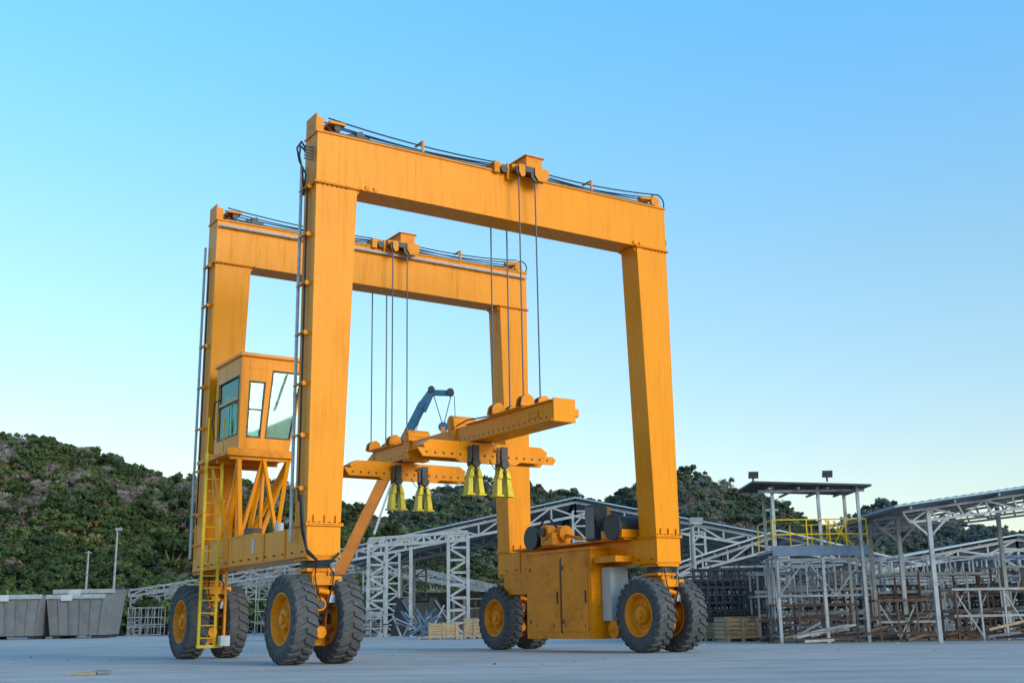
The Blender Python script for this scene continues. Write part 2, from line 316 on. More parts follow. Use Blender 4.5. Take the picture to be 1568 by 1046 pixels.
for i,yc in enumerate((1.95,5.95)):
    b=B();xc=5.3;zz=4.93
    b.prismy([(xc-1.75,zz-.12),(xc-1.55,zz-.0),(xc+1.55,zz-.0),(xc+1.75,zz-.12),(xc+1.7,zz-.22),(xc-1.7,zz-.22)],yc-.22,yc+.22,ORANGE)
    b.prismy([(xc-1.95,zz-.22),(xc+1.85,zz-.22),(xc+1.95,zz-.3),(xc+1.85,zz-.42),(xc+.9,zz-.42),(xc+.75,zz-.5),(xc-.8,zz-.5),(xc-.95,zz-.42),(xc-1.8,zz-.42)],yc-.30,yc-.26,ORANGE)
    b.prismy([(xc-1.95,zz-.22),(xc+1.85,zz-.22),(xc+1.95,zz-.3),(xc+1.85,zz-.42),(xc-1.8,zz-.42)],yc+.26,yc+.30,ORANGE)
    b.box(xc-1.9,xc+1.8,yc-.26,yc+.26,zz-.245,zz-.222,ORANGE)
    for k2 in range(16):
        x=xc-1.7+k2*.225;b.cyl((x,yc-.306,zz-.32),(x,yc-.28,zz-.32),.033,BLACK,8)
    for dx in (-.40,.40):
        x=xc+dx
        b.box(x-.09,x+.09,yc-.36,yc-.31,zz-.58,zz-.08,BLACK);b.cyl((x,yc-.4,zz-.5),(x,yc-.1,zz-.5),.11,BLACK,12)
        b.box(x-.2,x-.12,yc-.34,yc-.31,zz-.5,zz-.1,DARK)
        for s in (-1,1):
            def Q(a,c0,z): return (x+s*a,c0,z)
            for (ta,tb,ztop,ba,bb,zbot) in ((.01,.10,zz-.55,.07,.19,zz-.84),(.07,.19,zz-.84,.09,.23,zz-1.22)):
                v=[Q(ba,yc-.37,zbot),Q(bb,yc-.37,zbot),Q(bb,yc-.12,zbot),Q(ba,yc-.12,zbot),Q(ta,yc-.33,ztop),Q(tb,yc-.33,ztop),Q(tb,yc-.17,ztop),Q(ta,yc-.17,ztop)]
                b.hexa(v,HOOKY)
            xa,xb=sorted((x+s*.05,x+s*.26));b.box(xa,xb,yc-.40,yc-.09,zz-1.27,zz-1.225,HOOKY)
        b.box(x-.03,x+.03,yc-.28,yc-.22,zz-1.0,zz-.6,DARK)
        b.cyl((x,yc-.40,zz-.68),(x,yc-.1,zz-.68),.045,BLACK,10)
    b.tube([(xc+.2,yc-.3,zz-.4),(xc+.25,yc-.35,zz-.65),(xc+.1,yc-.35,zz-.62),(xc,yc-.3,zz-.4)],.012,CABLE)
    b.obj('spreader_crossbar_%d'%(i+1),crane,.006)
# cab
c=B();cz0,cz1=4.78,7.0;cy0,cy1=4.2,5.97
def SX(x,z): return x*(1.25+.40*(z-cz0)/(cz1-cz0))/1.65
def cbox(x0,x1,y0,y1,z0,z1,m):
    c.hexa([(SX(x0,z0),y0,z0),(SX(x1,z0),y0,z0),(SX(x1,z0),y1,z0),(SX(x0,z0),y1,z0),(SX(x0,z1),y0,z1),(SX(x1,z1),y0,z1),(SX(x1,z1),y1,z1),(SX(x0,z1),y1,z1)],m)
def wall(us,zs,holes,mk):
    for i in range(len(us)-1):
        for j in range(len(zs)-1):
            mk(us[i],us[i+1],zs[j],zs[j+1],(i,j) in holes)
T=.06
wall([0,.22,.66,.80,1.60,1.65],[cz0,5.06,5.2,6.42,6.72,cz1],{(1,2),(3,1),(3,2),(3,3),(1,1)},lambda u0,u1,z0,z1,h: cbox(u0,u1,cy0+(.025 if h else 0),cy0+(.035 if h else T),z0,z1,GLASS if h else ORANGE))
wall([0,.10,1.55,1.65],[cz0,5.2,6.72,cz1],{(1,1)},lambda u0,u1,z0,z1,h: cbox(u0,u1,cy1-(.035 if h else T),cy1-(.025 if h else 0),z0,z1,GLASS if h else ORANGE))
wall([cy0+T,4.36,5.75,cy1-T],[cz0,5.15,5.98,6.04,6.55,cz1],{(1,1),(1,3)},lambda u0,u1,z0,z1,h: cbox(.03 if h else 0,.04 if h else T,u0,u1,z0,z1,GLASS if h else ORANGE))
wall([cy0+T,4.34,5.83,cy1-T],[cz0,5.0,6.8,cz1],{(1,1)},lambda u0,u1,z0,z1,h: cbox(1.6 if h else 1.59,1.61 if h else 1.65,u0,u1,z0,z1,GLASS if h else ORANGE))
cbox(-.05,1.72,cy0-.06,cy1+.06,cz1+.0,cz1+.07,ORANGE);cbox(.05,1.6,cy0+.06,cy1-.1,cz1+.07,cz1+.12,PALEGREY)
c.cyl((.8,5.0,cz1+.12),(.8,5.0,cz1+.22),.34,PALEGREY,20,.22)
cbox(0.0,1.65,cy0,cy1,cz0-.07,cz0-.002,ORANGE2)
for (u0,u1,z0,z1) in ((.22,.66,5.06,6.42),(.80,1.60,5.06,6.72)):
    for a in ((u0,u0+.035,z0,z1),(u1-.035,u1,z0,z1),(u0+.035,u1-.035,z0,z0+.035),(u0+.035,u1-.035,z1-.035,z1)):
        cbox(a[0],a[1],cy0-.012,cy0+.03,a[2],a[3],BLACK)
cbox(.24,.64,cy0+.0,cy0+.02,5.72,5.75,BLACK)
c.beam((SX(1.2,6.6),cy0-.03,6.66),(SX(.98,5.9),cy0-.03,5.75),.02,.03,BLACK)
for z in (5.13,5.95,6.53): cbox(-.012,.0,4.33,5.78,z,z+.03,BLACK)
for y in (4.33,5.75): cbox(-.012,.0,y,y+.03,5.16,6.53,BLACK)
cbox(-.01,.0,4.9,4.93,5.16,5.95,BLACK)
c.box(.45,.90,4.95,5.35,cz0,5.2,DARK);c.box(.42,.52,4.95,5.35,5.2,5.95,DARK);c.box(.44,.51,5.07,5.22,5.95,6.15,DARK)
c.box(.90,1.08,4.6,5.4,cz0,5.5,DARK)
for y in (4.9,5.4): c.box(.10,1.45,cy1-.08,cy1-.065,5.2,6.7,DARK) if False else None
cbox(.78,.83,cy1-.07,cy1-.062,5.2,6.72,ORANGE2);cbox(.1,1.55,cy1-.07,cy1-.062,5.9,5.95,ORANGE2)
c.box(-.30,1.35,cy0-.1,cy1+.35,cz0-.16,cz0-.075,ORANGE2)
c.box(-.30,1.35,cy0-.125,cy0-.105,cz0-.18,cz0-.0,ORANGE2)
c.tube([(-.25,5.2,5.1),(-.32,5.2,5.5),(-.28,5.2,6.0),(-.1,5.2,6.1)],.018,CABLE)
c.obj('operator_cab',crane,.006)
b=B()
zp=cz0-.16;zl=zc+.01
def st(p,q,w=.10): b.beam(p,q,w,w,ORANGE)
for y in (cy0,cy1):
    ym=5.08+(y-5.08)*.9
    st((.02,y,zp),(.15,ym,zl));st((1.27,y,zp),(.62,ym,zl))
    st((.62,y,zp),(.15,ym,zl),.08);st((.62,y,zp),(.62,ym,zl),.08)
st((.02,cy0,zp),(.15,5.08,zl));st((.02,cy1,zp),(.15,5.08,zl))
st((1.27,cy0,zp),(.62,5.08,zl));st((1.27,cy1,zp),(.62,5.08,zl))
st((.62,cy0,zp-.02),(.62,3.2,zl),.08);st((1.25,cy0,zp-.02),(.62,3.2,zl),.08)
for y in (cy0,5.08,cy1): b.box(-.2,1.3,y-.05,y+.05,zp-.1,zp-.002,ORANGE2)
b.box(.05,.68,3.1,6.1,zl-.005,zl+.06,ORANGE2)
b.box(.1,.35,3.4,3.9,zl+.06,zl+.2,DARK);b.cyl((.4,2.5,zl),(.4,2.5,zl+.25),.1,PALEGREY,12)
b.obj('cab_support_truss',crane,.005)
b=B()
yl=5.05
for x in (-.46,-.08): b.box(x-.03,x+.03,yl-.02,yl+.02,.35,4.75,YELLOW)
for z in np.arange(.5,4.75,.28): b.cyl((-.46,yl,z),(-.08,yl,z),.017,YELLOW,6)
for z in (2.3,3.6): b.box(-.08,.02,yl-.02,yl+.02,z,z+.05,YELLOW)
b.box(-.02,.2,yl-.25,yl-.05,.32,.55,PIPE);b.box(-.5,.1,yl-.04,yl+.04,.28,.35,YELLOW)
b.box(.05,.10,yl-.2,yl-.15,.42,2.1,ORANGE2)
for x in (-.46,-.08): b.tube([(x,yl,4.7),(x,yl-.02,5.6)],.018,YELLOW)
b.obj('access_ladder',crane)
# machinery housing
b=B();hx0,hx1,hy0,hy1=8.4,9.25,1.9,4.82
b.prismx([(hy0,.32),(hy1,.32),(hy1,2.5),(hy0,2.5)],hx0,hx1,ORANGE2)
b.box(hx0-.04,hx1+.05,hy0-.05,hy1+.05,2.5,2.56,ORANGE2)
for y0,y1 in ((hy0+.12,hy0+1.25),(hy0+1.35,hy1-.15)):
    b.box(hx0-.022,hx0-.0,y0,y1,.5,2.3,ORANGE2)
    b.box(hx0-.05,hx0-.022,y0+.08,y0+.12,1.2,1.5,DARK)
    for z in (.7,2.05): b.box(hx0-.04,hx0-.022,y1-.08,y1-.03,z,z+.1,DARK)
b.box(hx0-.006,hx0-.0,hy0+1.26,hy0+1.34,.45,2.35,BLACK)
b.box(hx0-.02,hx0-.0,hy0+.05,hy0+.09,.35,2.45,ORANGE2)
for y in (2.15,3.0,3.5,4.3):
    b.box(hx0-.030,hx0-.023,y,y+.02,.6,.7,DARK)
for z in np.arange(.9,1.9,.1): b.box(hx0+.15,hx1-.2,hy0-.02,hy0,z,z+.05,ORANGE2)
b.box(hx0+.3,hx1,1.5,1.86,.75,2.05,PALEGREY)
b.cyl((hx0+.3,1.45,.55),(hx1,1.45,.55),.22,ORANGE2,18)
b.box(hx0+.05,hx1-.1,.95,1.85,2.15,2.3,ORANGE2)
b.box(hx0+.4,hx1-.28,5.0,6.6,1.5,2.06,ORANGE2)
b.obj('engine_housing',crane,.01)
b=B()
z=zc
b.box(8.7,9.6,.9,6.0,z+.0,z+.05,ORANGE2)
b.cyl((8.62,4.85,z+.28),(9.3,4.85,z+.28),.28,BLACK,24);b.cyl((8.56,4.85,z+.28),(8.62,4.85,z+.28),.33,DARK,24);b.cyl((9.0,4.4,z+.35),(9.0,3.75,z+.35),.22,ORANGE2,20)
b.box(8.6,9.2,3.85,4.4,z+.05,z+.38,ORANGE2);b.cyl((8.56,4.2,z+.4),(9.2,4.2,z+.4),.2,ORANGE2,18);b.cyl((8.5,4.2,z+.4),(8.56,4.2,z+.4),.12,DARK,14)
b.tube([(8.6,4.5,z+.5),(8.6,4.1,z+.85),(8.65,3.7,z+.5)],.03,CABLE)
b.box(8.6,9.0,1.95,2.35,z+.05,z+.95,DARK);b.box(8.58,8.6,1.97,2.33,z+.1,z+.9,SKIPM);b.box(9.0,9.1,1.95,2.3,z+.05,z+.9,ORANGE2)
b.cyl((8.62,1.2,z+.32),(9.3,1.2,z+.32),.29,BLACK,24);b.cyl((8.56,1.2,z+.32),(8.62,1.2,z+.32),.33,DARK,24)
b.box(8.6,9.25,.85,1.7,z+.05,z+.25,ORANGE2);b.box(8.7,9.2,1.6,1.75,z+.05,z+.6,BLACK)
b.tube([(8.7,1.75,z+.2),(8.6,1.9,z+.6),(8.7,2.1,z+.2)],.025,CABLE)
b.beam((9.0,4.0,z+.35),(9.0,3.0,z+.15),.08,.08,ORANGE2)
b.obj('hoist_winches',crane,.006)
# ------------------------------------------------------------------ GROUND
def plane(name,x0,x1,y0,y1,z,m):
    me=bpy.data.meshes.new(name);me.from_pydata([(x0,y0,z),(x1,y0,z),(x1,y1,z),(x0,y1,z)],[],[(0,1,2,3)]);me.materials.append(m)
    o=bpy.data.objects.new(name,me);scene.collection.objects.link(o);return o
def groundmat():
    m=mat('yard_concrete',(.375,.375,.38),.8,0,.10,.35,dirt=(.21,.205,.195),dirt_amt=.5,bump=.35,bscale=6,spec=.25)
    nt=m.node_tree;N=nt.nodes;L=nt.links;b=N['Principled BSDF'];src=b.inputs['Base Color'].links[0].from_socket
    tc=N.new('ShaderNodeTexCoord');mp=N.new('ShaderNodeMapping');mp.inputs['Rotation'].default_value=(0,0,-.5732);mp.inputs['Location'].default_value=(1.7,1.1,0);L.new(tc.outputs['Object'],mp.inputs['Vector'])
    br=N.new('ShaderNodeTexBrick');L.new(mp.outputs['Vector'],br.inputs['Vector'])
    br.offset=0;br.inputs['Scale'].default_value=.2;br.inputs['Brick Width'].default_value=1.;br.inputs['Row Height'].default_value=1.;br.inputs['Mortar Size'].default_value=.003
    br.inputs['Color1'].default_value=(1,1,1,1);br.inputs['Color2'].default_value=(.93,.935,.94,1);br.inputs['Mortar'].default_value=(.68,.68,.68,1)
    n=N.new('ShaderNodeTexNoise');n.inputs['Scale'].default_value=25;n.inputs['Detail'].default_value=6;L.new(tc.outputs['Object'],n.inputs['Vector'])
    mp3=N.new('ShaderNodeMapping');mp3.inputs['Rotation'].default_value=(0,0,-.45);mp3.inputs['Scale'].default_value=(.12,1.2,1);L.new(tc.outputs['Object'],mp3.inputs['Vector'])
    n2=N.new('ShaderNodeTexNoise');n2.inputs['Scale'].default_value=1.0;n2.inputs['Detail'].default_value=5;L.new(mp3.outputs[0],n2.inputs['Vector'])
    av=N.new('ShaderNodeMath');av.operation='ADD';L.new(n.outputs['Fac'],av.inputs[0]);L.new(n2.outputs['Fac'],av.inputs[1])
    r=N.new('ShaderNodeMapRange');r.inputs[1].default_value=.7;r.inputs[2].default_value=1.3;r.inputs[3].default_value=.74;r.inputs[4].default_value=1.16;L.new(av.outputs[0],r.inputs[0])
    m1=N.new('ShaderNodeVectorMath');m1.operation='MULTIPLY';L.new(src,m1.inputs[0]);L.new(br.outputs['Color'],m1.inputs[1])
    m2=N.new('ShaderNodeVectorMath');m2.operation='SCALE';L.new(m1.outputs[0],m2.inputs[0]);L.new(r.outputs[0],m2.inputs['Scale']);L.new(m2.outputs[0],b.inputs['Base Color'])
    return m
plane('ground',-3000,3000,-2000,4500,-.02,mat('dry_soil',(.19,.14,.10),.95,0,.25,.05,dirt=(.10,.11,.05),dirt_amt=.8))
plane('concrete_yard',-140,120,-40,112,0,groundmat())
# ------------------------------------------------------------------ HILLS
def interp(tab,s):
    return np.interp(s,[t[0] for t in tab],[t[1] for t in tab])
LH=[(-2.2,.05),(-1.1,.12),(-.8,.16),(-.6,.178),(-.445,.171),(-.411,.173),(-.383,.163),(-.349,.150),(-.321,.138),(-.298,.129),(-.276,.124),(-.236,.123),(-.197,.121),(-.174,.117),(-.146,.104),(-.1175,.09),(-.072,.07),(.0,.03),(.06,0)]
MH=[(-.3,0),(-.2,.05),(-.129,.085),(-.106,.0955),(-.078,.112),(-.055,.121),(-.027,.120),(.007,.116),(.035,.108),(.052,.109),(.066,.102),(.080,.099),(.089,.109),(.106,.113),(.142,.128),(.165,.125),(.185,.118),(.210,.108),(.233,.095),(.247,.086),(.267,.073),(.289,.062),(.346,.054),(.44,.050),(.8,.05),(1.5,.03),(2.2,.0)]
FH=[(.0,0),(.2,.04),(.272,.070),(.289,.079),(.303,.088),(.315,.096),(.326,.095),(.337,.089),(.346,.083),(.363,.076),(.385,.071),(.402,.070),(.44,.064),(.6,.06),(1.,.04),(1.6,0)]
def hill(name,tab,Y0,Yr,Y1,treeh,m,ns=220,nt=60,amp=2.2,ph=0):
    s0,s1=tab[0][0],tab[-1][0]
    vs=[];
    def H(s,Y):
        e=interp(tab,s);hr=max(0,e*Yr-treeh)
        t=(Y-Y0)/(Yr-Y0)
        if t<=1: p=max(t,0);p=.25*p*p*(3-2*p)+.75*p
        else:
            u=(Y-Yr)/(Y1-Yr);p=max(0,1-u*u*1.0)
        nz=mnoise.fractal(Vector((s*Yr*.02+ph,Y*.02,ph)),1.,2.,4)*amp*min(1,max(t,0)*3)*min(1,hr/20)
        g=-abs(mnoise.noise(Vector((s*Yr*.018,Y*.006+ph,3.3))))*.3*math.sin(math.pi*min(max(t,0),1))
        return hr*p*(1+g)+nz-1.0+min(1,max(0,t)*20)*.8
    for j in range(nt+1):
        Y=Y0+(Y1-Y0)*j/nt
        for i in range(ns+1):
            s=s0+(s1-s0)*i/ns;vs.append((s*Y,Y,H(s,Y)))
    fs=[(j*(ns+1)+i,j*(ns+1)+i+1,(j+1)*(ns+1)+i+1,(j+1)*(ns+1)+i) for j in range(nt) for i in range(ns)]
    me=bpy.data.meshes.new(name);me.from_pydata(vs,[],fs);me.materials.append(m);me.polygons.foreach_set('use_smooth',[True]*len(fs))
    o=bpy.data.objects.new(name,me);scene.collection.objects.link(o);return H
soil1=mat('hill_soil_dry_scrub',(.18,.15,.11),.95,0,.3,.06,dirt=(.11,.125,.06),dirt_amt=.8)
soil2=mat('hill_soil_far_hazed',(.14,.16,.13),.95,0,.3,.03,dirt=(.10,.14,.10),dirt_amt=.9)  # soil colour cooled to paint in some distance haze
soil3=mat('hill_soil_distant_hazed',(.12,.17,.22),.95,0,.25,.02,dirt=(.10,.14,.17),dirt_amt=.9)  # bluer still: air haze painted into both soil tones
H1=hill('hill',LH,135,300,420,3.5,soil1,ph=0)
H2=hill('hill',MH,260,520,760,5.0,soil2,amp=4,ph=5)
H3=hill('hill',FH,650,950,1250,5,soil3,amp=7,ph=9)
def leafmat(name,base,var=.40):
    m=bpy.data.materials.new(name);m.use_nodes=True;nt=m.node_tree;N=nt.nodes;L=nt.links;b=N['Principled BSDF'];b.inputs['Roughness'].default_value=.8;b.inputs['Specular IOR Level'].default_value=.15
    oi=N.new('ShaderNodeObjectInfo');g=N.new('ShaderNodeNewGeometry')
    add=N.new('ShaderNodeMath');add.operation='MULTIPLY_ADD';L.new(g.outputs['Random Per Island'],add.inputs[0]);add.inputs[1].default_value=.35
    mu=N.new('ShaderNodeMath');mu.operation='MULTIPLY';L.new(oi.outputs['Random'],mu.inputs[0]);mu.inputs[1].default_value=.65;L.new(mu.outputs[0],add.inputs[2])
    r=N.new('ShaderNodeValToRGB');L.new(add.outputs[0],r.inputs['Fac'])
    r.color_ramp.elements[0].color=(*[c*(1-var) for c in base],1);r.color_ramp.elements[1].color=(*[c*(1+var) for c in base],1)
    r.color_ramp.elements[0].position=.1;r.color_ramp.elements[1].position=.9
    tr=N.new('ShaderNodeBsdfTranslucent');L.new(r.outputs['Color'],b.inputs['Base Color']);L.new(r.outputs['Color'],tr.inputs['Color'])
    mx=N.new('ShaderNodeMixShader');mx.inputs[0].default_value=.35;L.new(b.outputs[0],mx.inputs[1]);L.new(tr.outputs[0],mx.inputs[2])
    L.new(mx.outputs[0],N['Material Output'].inputs['Surface'])
    return m
BARK=mat('bark',(.18,.15,.125),.9,0,.3,2)
def treemesh(name,h,cr,leafm,nl,ls,seed,dens=1.,bare=False,shape=.75):
    rs=random.Random(seed);b=B()
    th=h*.42
    b.cyl((0,0,-.6),(rs.uniform(-.3,.3),rs.uniform(-.3,.3),th),.16*h/6,BARK,6,.09*h/6)
    cl=[]
    nc=9
    for i in range(nc):
        a=rs.uniform(0,6.28);rr=cr*math.sqrt(rs.random())*.75;zz=h*(.40+.52*rs.random()*(1-.35*rr/cr))
        cl.append((Vector((math.cos(a)*rr,math.sin(a)*rr,zz)),cr*rs.uniform(.22,.45)))
        b.cyl((0,0,th*.8),cl[-1][0],.05*h/6,BARK,4,.02)
    for i in range(nl):
        cc,r=rs.choice(cl)
        d=Vector((rs.gauss(0,1),rs.gauss(0,1),rs.gauss(0,1)*shape)).normalized()
        p=cc+Vector((d.x*r,d.y*r,d.z*r*shape))*rs.random()**.35
        n=(d+Vector((rs.gauss(0,.5),rs.gauss(0,.5),rs.gauss(0,.5)+.4))).normalized()
        t=n.orthogonal().normalized();t=Matrix.Rotation(rs.uniform(0,6.28),3,n)@t;u=n.cross(t)
        l=ls*rs.uniform(.6,1.3);w=l*(.12 if bare else .75)
        if bare: t=(d+Vector((0,0,.5))).normalized();u=t.orthogonal().normalized()
        b.add([p-t*l-u*w*.6,p-u*w+t*l*.1,p+t*l+u*w*.4,p+u*w-t*l*.1],[(0,1,2,3)],leafm)
    me=bpy.data.meshes.new(name);me.from_pydata(b.v,[],b.f)
    for m in b.mats: me.materials.append(m)
    me.polygons.foreach_set('material_index',b.m)
    return bpy.data.objects.new(name,me)
def variants(tag,cols,haze):
    col=bpy.data.collections.new('tree_kinds_'+tag)
    for i,(nm,c,h,cr,nl,ls,bare) in enumerate(cols):
        c=tuple(a*(1-haze)+q*haze for a,q in zip(c,(.13,.18,.22)))  # leaf colour blended toward blue-grey, painting in air haze by distance
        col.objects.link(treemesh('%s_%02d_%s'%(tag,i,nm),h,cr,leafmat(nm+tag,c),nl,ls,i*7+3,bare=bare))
    return col
kinds=[('dark_green_tree',(.055,.090,.026),7.,2.7,520,.40,False),('mid_green_tree',(.10,.14,.035),6.2,2.6,520,.38,False),('yellow_green_tree',(.22,.20,.07),5.,2.3,420,.36,False),
 ('dry_brown_tree',(.21,.155,.12),5.5,2.5,380,.34,False),('bare_tree',(.29,.25,.22),6.,2.5,380,.6,True),('grey_scrub',(.18,.165,.12),3.2,2.2,320,.34,False)]
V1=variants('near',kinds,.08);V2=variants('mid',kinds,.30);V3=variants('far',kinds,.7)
def scatter(name,pts,sc,idx,col):
    me=bpy.data.meshes.new(name);me.from_pydata(pts,[],[])
    a=me.attributes.new('sc','FLOAT','POINT');a.data.foreach_set('value',sc)
    a=me.attributes.new('idx','INT','POINT');a.data.foreach_set('value',idx)
    o=bpy.data.objects.new(name,me);scene.collection.objects.link(o)
    ng=bpy.data.node_groups.new(name,'GeometryNodeTree');ng.interface.new_socket('Geometry',in_out='INPUT',socket_type='NodeSocketGeometry');ng.interface.new_socket('Geometry',in_out='OUTPUT',socket_type='NodeSocketGeometry')
    N=ng.nodes;L=ng.links;gi=N.new('NodeGroupInput');go=N.new('NodeGroupOutput')
    ip=N.new('GeometryNodeInstanceOnPoints');ci=N.new('GeometryNodeCollectionInfo');ci.inputs['Collection'].default_value=col;ci.inputs['Separate Children'].default_value=True;ci.inputs['Reset Children'].default_value=True
    n1=N.new('GeometryNodeInputNamedAttribute');n1.data_type='FLOAT';n1.inputs['Name'].default_value='sc'
    n2=N.new('GeometryNodeInputNamedAttribute');n2.data_type='INT';n2.inputs['Name'].default_value='idx'
    rv=N.new('FunctionNodeRandomValue');rv.data_type='FLOAT_VECTOR';rv.inputs[0].default_value=(-.08,-.08,0);rv.inputs[1].default_value=(.08,.08,6.283)
    L.new(gi.outputs[0],ip.inputs['Points']);L.new(ci.outputs[0],ip.inputs['Instance']);ip.inputs['Pick Instance'].default_value=True
    L.new(n2.outputs['Attribute'],ip.inputs['Instance Index']);L.new(rv.outputs[0],ip.inputs['Rotation']);L.new(n1.outputs['Attribute'],ip.inputs['Scale']);L.new(ip.outputs[0],go.inputs[0])
    md=o.modifiers.new('scatter','NODES');md.node_group=ng
def forest(name,H,tab,smin,smax,Y0,Y1,n,col,smul,gb,seed):
    rs=random.Random(seed);pts=[];sc=[];idx=[]
    for _ in range(n):
        Y=math.sqrt(rs.uniform(Y0*Y0,Y1*Y1));s=rs.uniform(smin,smax)
        if interp(tab,s)<.01: continue
        g=mnoise.noise(Vector((s*Y*.022,Y*.015,seed)))+mnoise.noise(Vector((s*Y*.08,Y*.05,seed+4)))*.6+gb
        if gb<.1: g-=.35*min(1,max(0,(Y-Y0)/(Y1-Y0)-.2))
        if g<-.15 and rs.random()<.3: continue
        if g>.12: k=rs.choice([0,0,1,1,1,2,3])
        elif g>-.2: k=rs.choice([0,1,1,2,3,4,5])
        else: k=rs.choice([3,3,4,4,5,5,1,1])
        pts.append((s*Y,Y,H(s,Y)-.2));sc.append(smul*rs.uniform(.5,1.15)*(1.5 if rs.random()<.05 else 1));idx.append(k)
    scatter(name,pts,sc,idx,col)
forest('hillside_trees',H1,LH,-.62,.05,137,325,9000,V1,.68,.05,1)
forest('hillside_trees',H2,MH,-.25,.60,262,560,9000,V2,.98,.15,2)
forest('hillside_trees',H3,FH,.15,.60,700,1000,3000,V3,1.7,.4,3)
rs=random.Random(5);pts=[];sc=[];idx=[]
for _ in range(900):
    Y=rs.uniform(114,140);X=rs.uniform(-95,70);pts.append((X,Y,-.3));sc.append(rs.uniform(.3,.75));idx.append(rs.choice([0,1,1,2,3,3,5,5]))
scatter('bushes',pts,sc,idx,V1)
# ------------------------------------------------------------------ SHEDS etc (site coordinates, metres)
def column(b,x0,x1,y,z1,m,n=6,r=.07):
    b.truss((x0,y,0),(x0,y,z1),(x1,y,0),(x1,y,z1),n,r,m)
def gable_shed(name,xl,xa,xr,ze,za,y0,y1,nf,m,roof,cols,depth=1.0,r=.09,sheet=True):
    e=empty(name);b=B()
    for k in range(nf):
        y=y0+(y1-y0)*k/max(1,nf-1)
        nl=max(4,int((xa-xl)/1.6));nr=max(4,int((xr-xa)/1.6))
        b.truss((xl,y,ze),(xa,y,za),(xl,y,ze-depth*.55),(xa,y,za-depth),nl,r,m)
        b.truss((xa,y,za),(xr,y,ze),(xa,y,za-depth),(xr,y,ze-depth*.55),nr,r,m)
        for cx in cols:
            zz=(ze+(za-ze)*(cx-xl)/(xa-xl)) if cx<xa else (za-(za-ze)*(cx-xa)/(xr-xa))
            column(b,cx,cx+1.0,y,zz-depth*.6,m,8,r*.9)
    b.obj('frames',e)
    b=B()
    for i in range(9):
        t=i/8
        for xx,zz in ((xl+(xa-xl)*t,ze+(za-ze)*t),(xr+(xa-xr)*t,ze+(za-ze)*t)): b.beam((xx,y0,zz+r+.06),(xx,y1,zz+r+.06),.1,.1,m)
    b.obj('purlins',e)
    if sheet:
        b=B();o=.16+r
        for xs,xe in ((xl-.6,xa),(xr+.6,xa)):
            zs=ze-(.6*(za-ze)/(xa-xl))
            b.hexa([(xs,y0-.5,zs+o),(xe,y0-.5,za+o),(xe,y1+.5,za+o),(xs,y1+.5,zs+o),(xs,y0-.5,zs+o+.08),(xe,y0-.5,za+o+.08),(xe,y1+.5,za+o+.08),(xs,y1+.5,zs+o+.08)],roof)
        b.obj('roof_sheets',e)
    return e
gable_shed('steel_truss_shed',-12.5,4.2,21,5.3,8.7,80,104,3,WHITEST,ROOFM,(-8.9,4.,12,20),.95,.085)
gable_shed('steel_truss_shed',-38,-16,-2,4.3,7.4,116,128,3,GALV,ROOFM,(-37.8,-32,-26.5,-21,-15),1.0,.09,sheet=False)
gable_shed('steel_truss_shed',21,30,40,3.6,5.1,70,90,3,WHITEST,ROOFW,(21,29,38),.6,.08)
gable_shed('steel_truss_shed',8,13,19,3.2,4.7,58,74,3,WHITEST,ROOFW,(8,12.5,17.5),.6,.06)
e=empty('steel_portal_frame');b=B()
column(b,-9.0,-7.9,72,5.7,WHITEST,8,.10);column(b,-4.1,-2.9,72,6.0,WHITEST,8,.10)
b.truss((-9,72,5.85),(-2.9,72,6.2),(-9,72,5.4),(-2.9,72,5.7),9,.09,WHITEST);b.box(-6.5,-6.3,71.9,72.1,0,5.35,WHITEST)
b.obj('frame',e)
e=empty('storage_building');b=B()
b.box(-14,24,104.5,105,0,3.4,CONC);b.box(-11,-5,98,104,0,2.6,DARK)
for x in (-10,-6,-1,3,8,13): b.box(x,x+3,96,99,0,1.8+.3*(x%3),SKIPM)
b.obj('walls',e)
for i,(x,y,sc_) in enumerate(((-6.9,76,1),(-5.0,77,1),(-1,76,.9),(1.6,74,.9))):
    e=empty('precast_concrete_mould',(x,y,0),.2*i-.2);b=B()
    b.prismy([(-.9,0),(.9,0),(.9,.4),(-.2,2.3*sc_),(-.5,2.3*sc_),(-.9,.5)],-.6,.6,CONC)
    for yy in (-.62,.0,.62): b.prismy([(-.95,0),(.95,0),(.95,.45),(-.18,2.36*sc_),(-.54,2.36*sc_),(-.96,.5)],yy-.03,yy+.03,DARK)
    b.beam((1.2,-.7,0),(-.2,-.7,2.2*sc_),.08,.08,GALV)
    b.obj('mould',e)
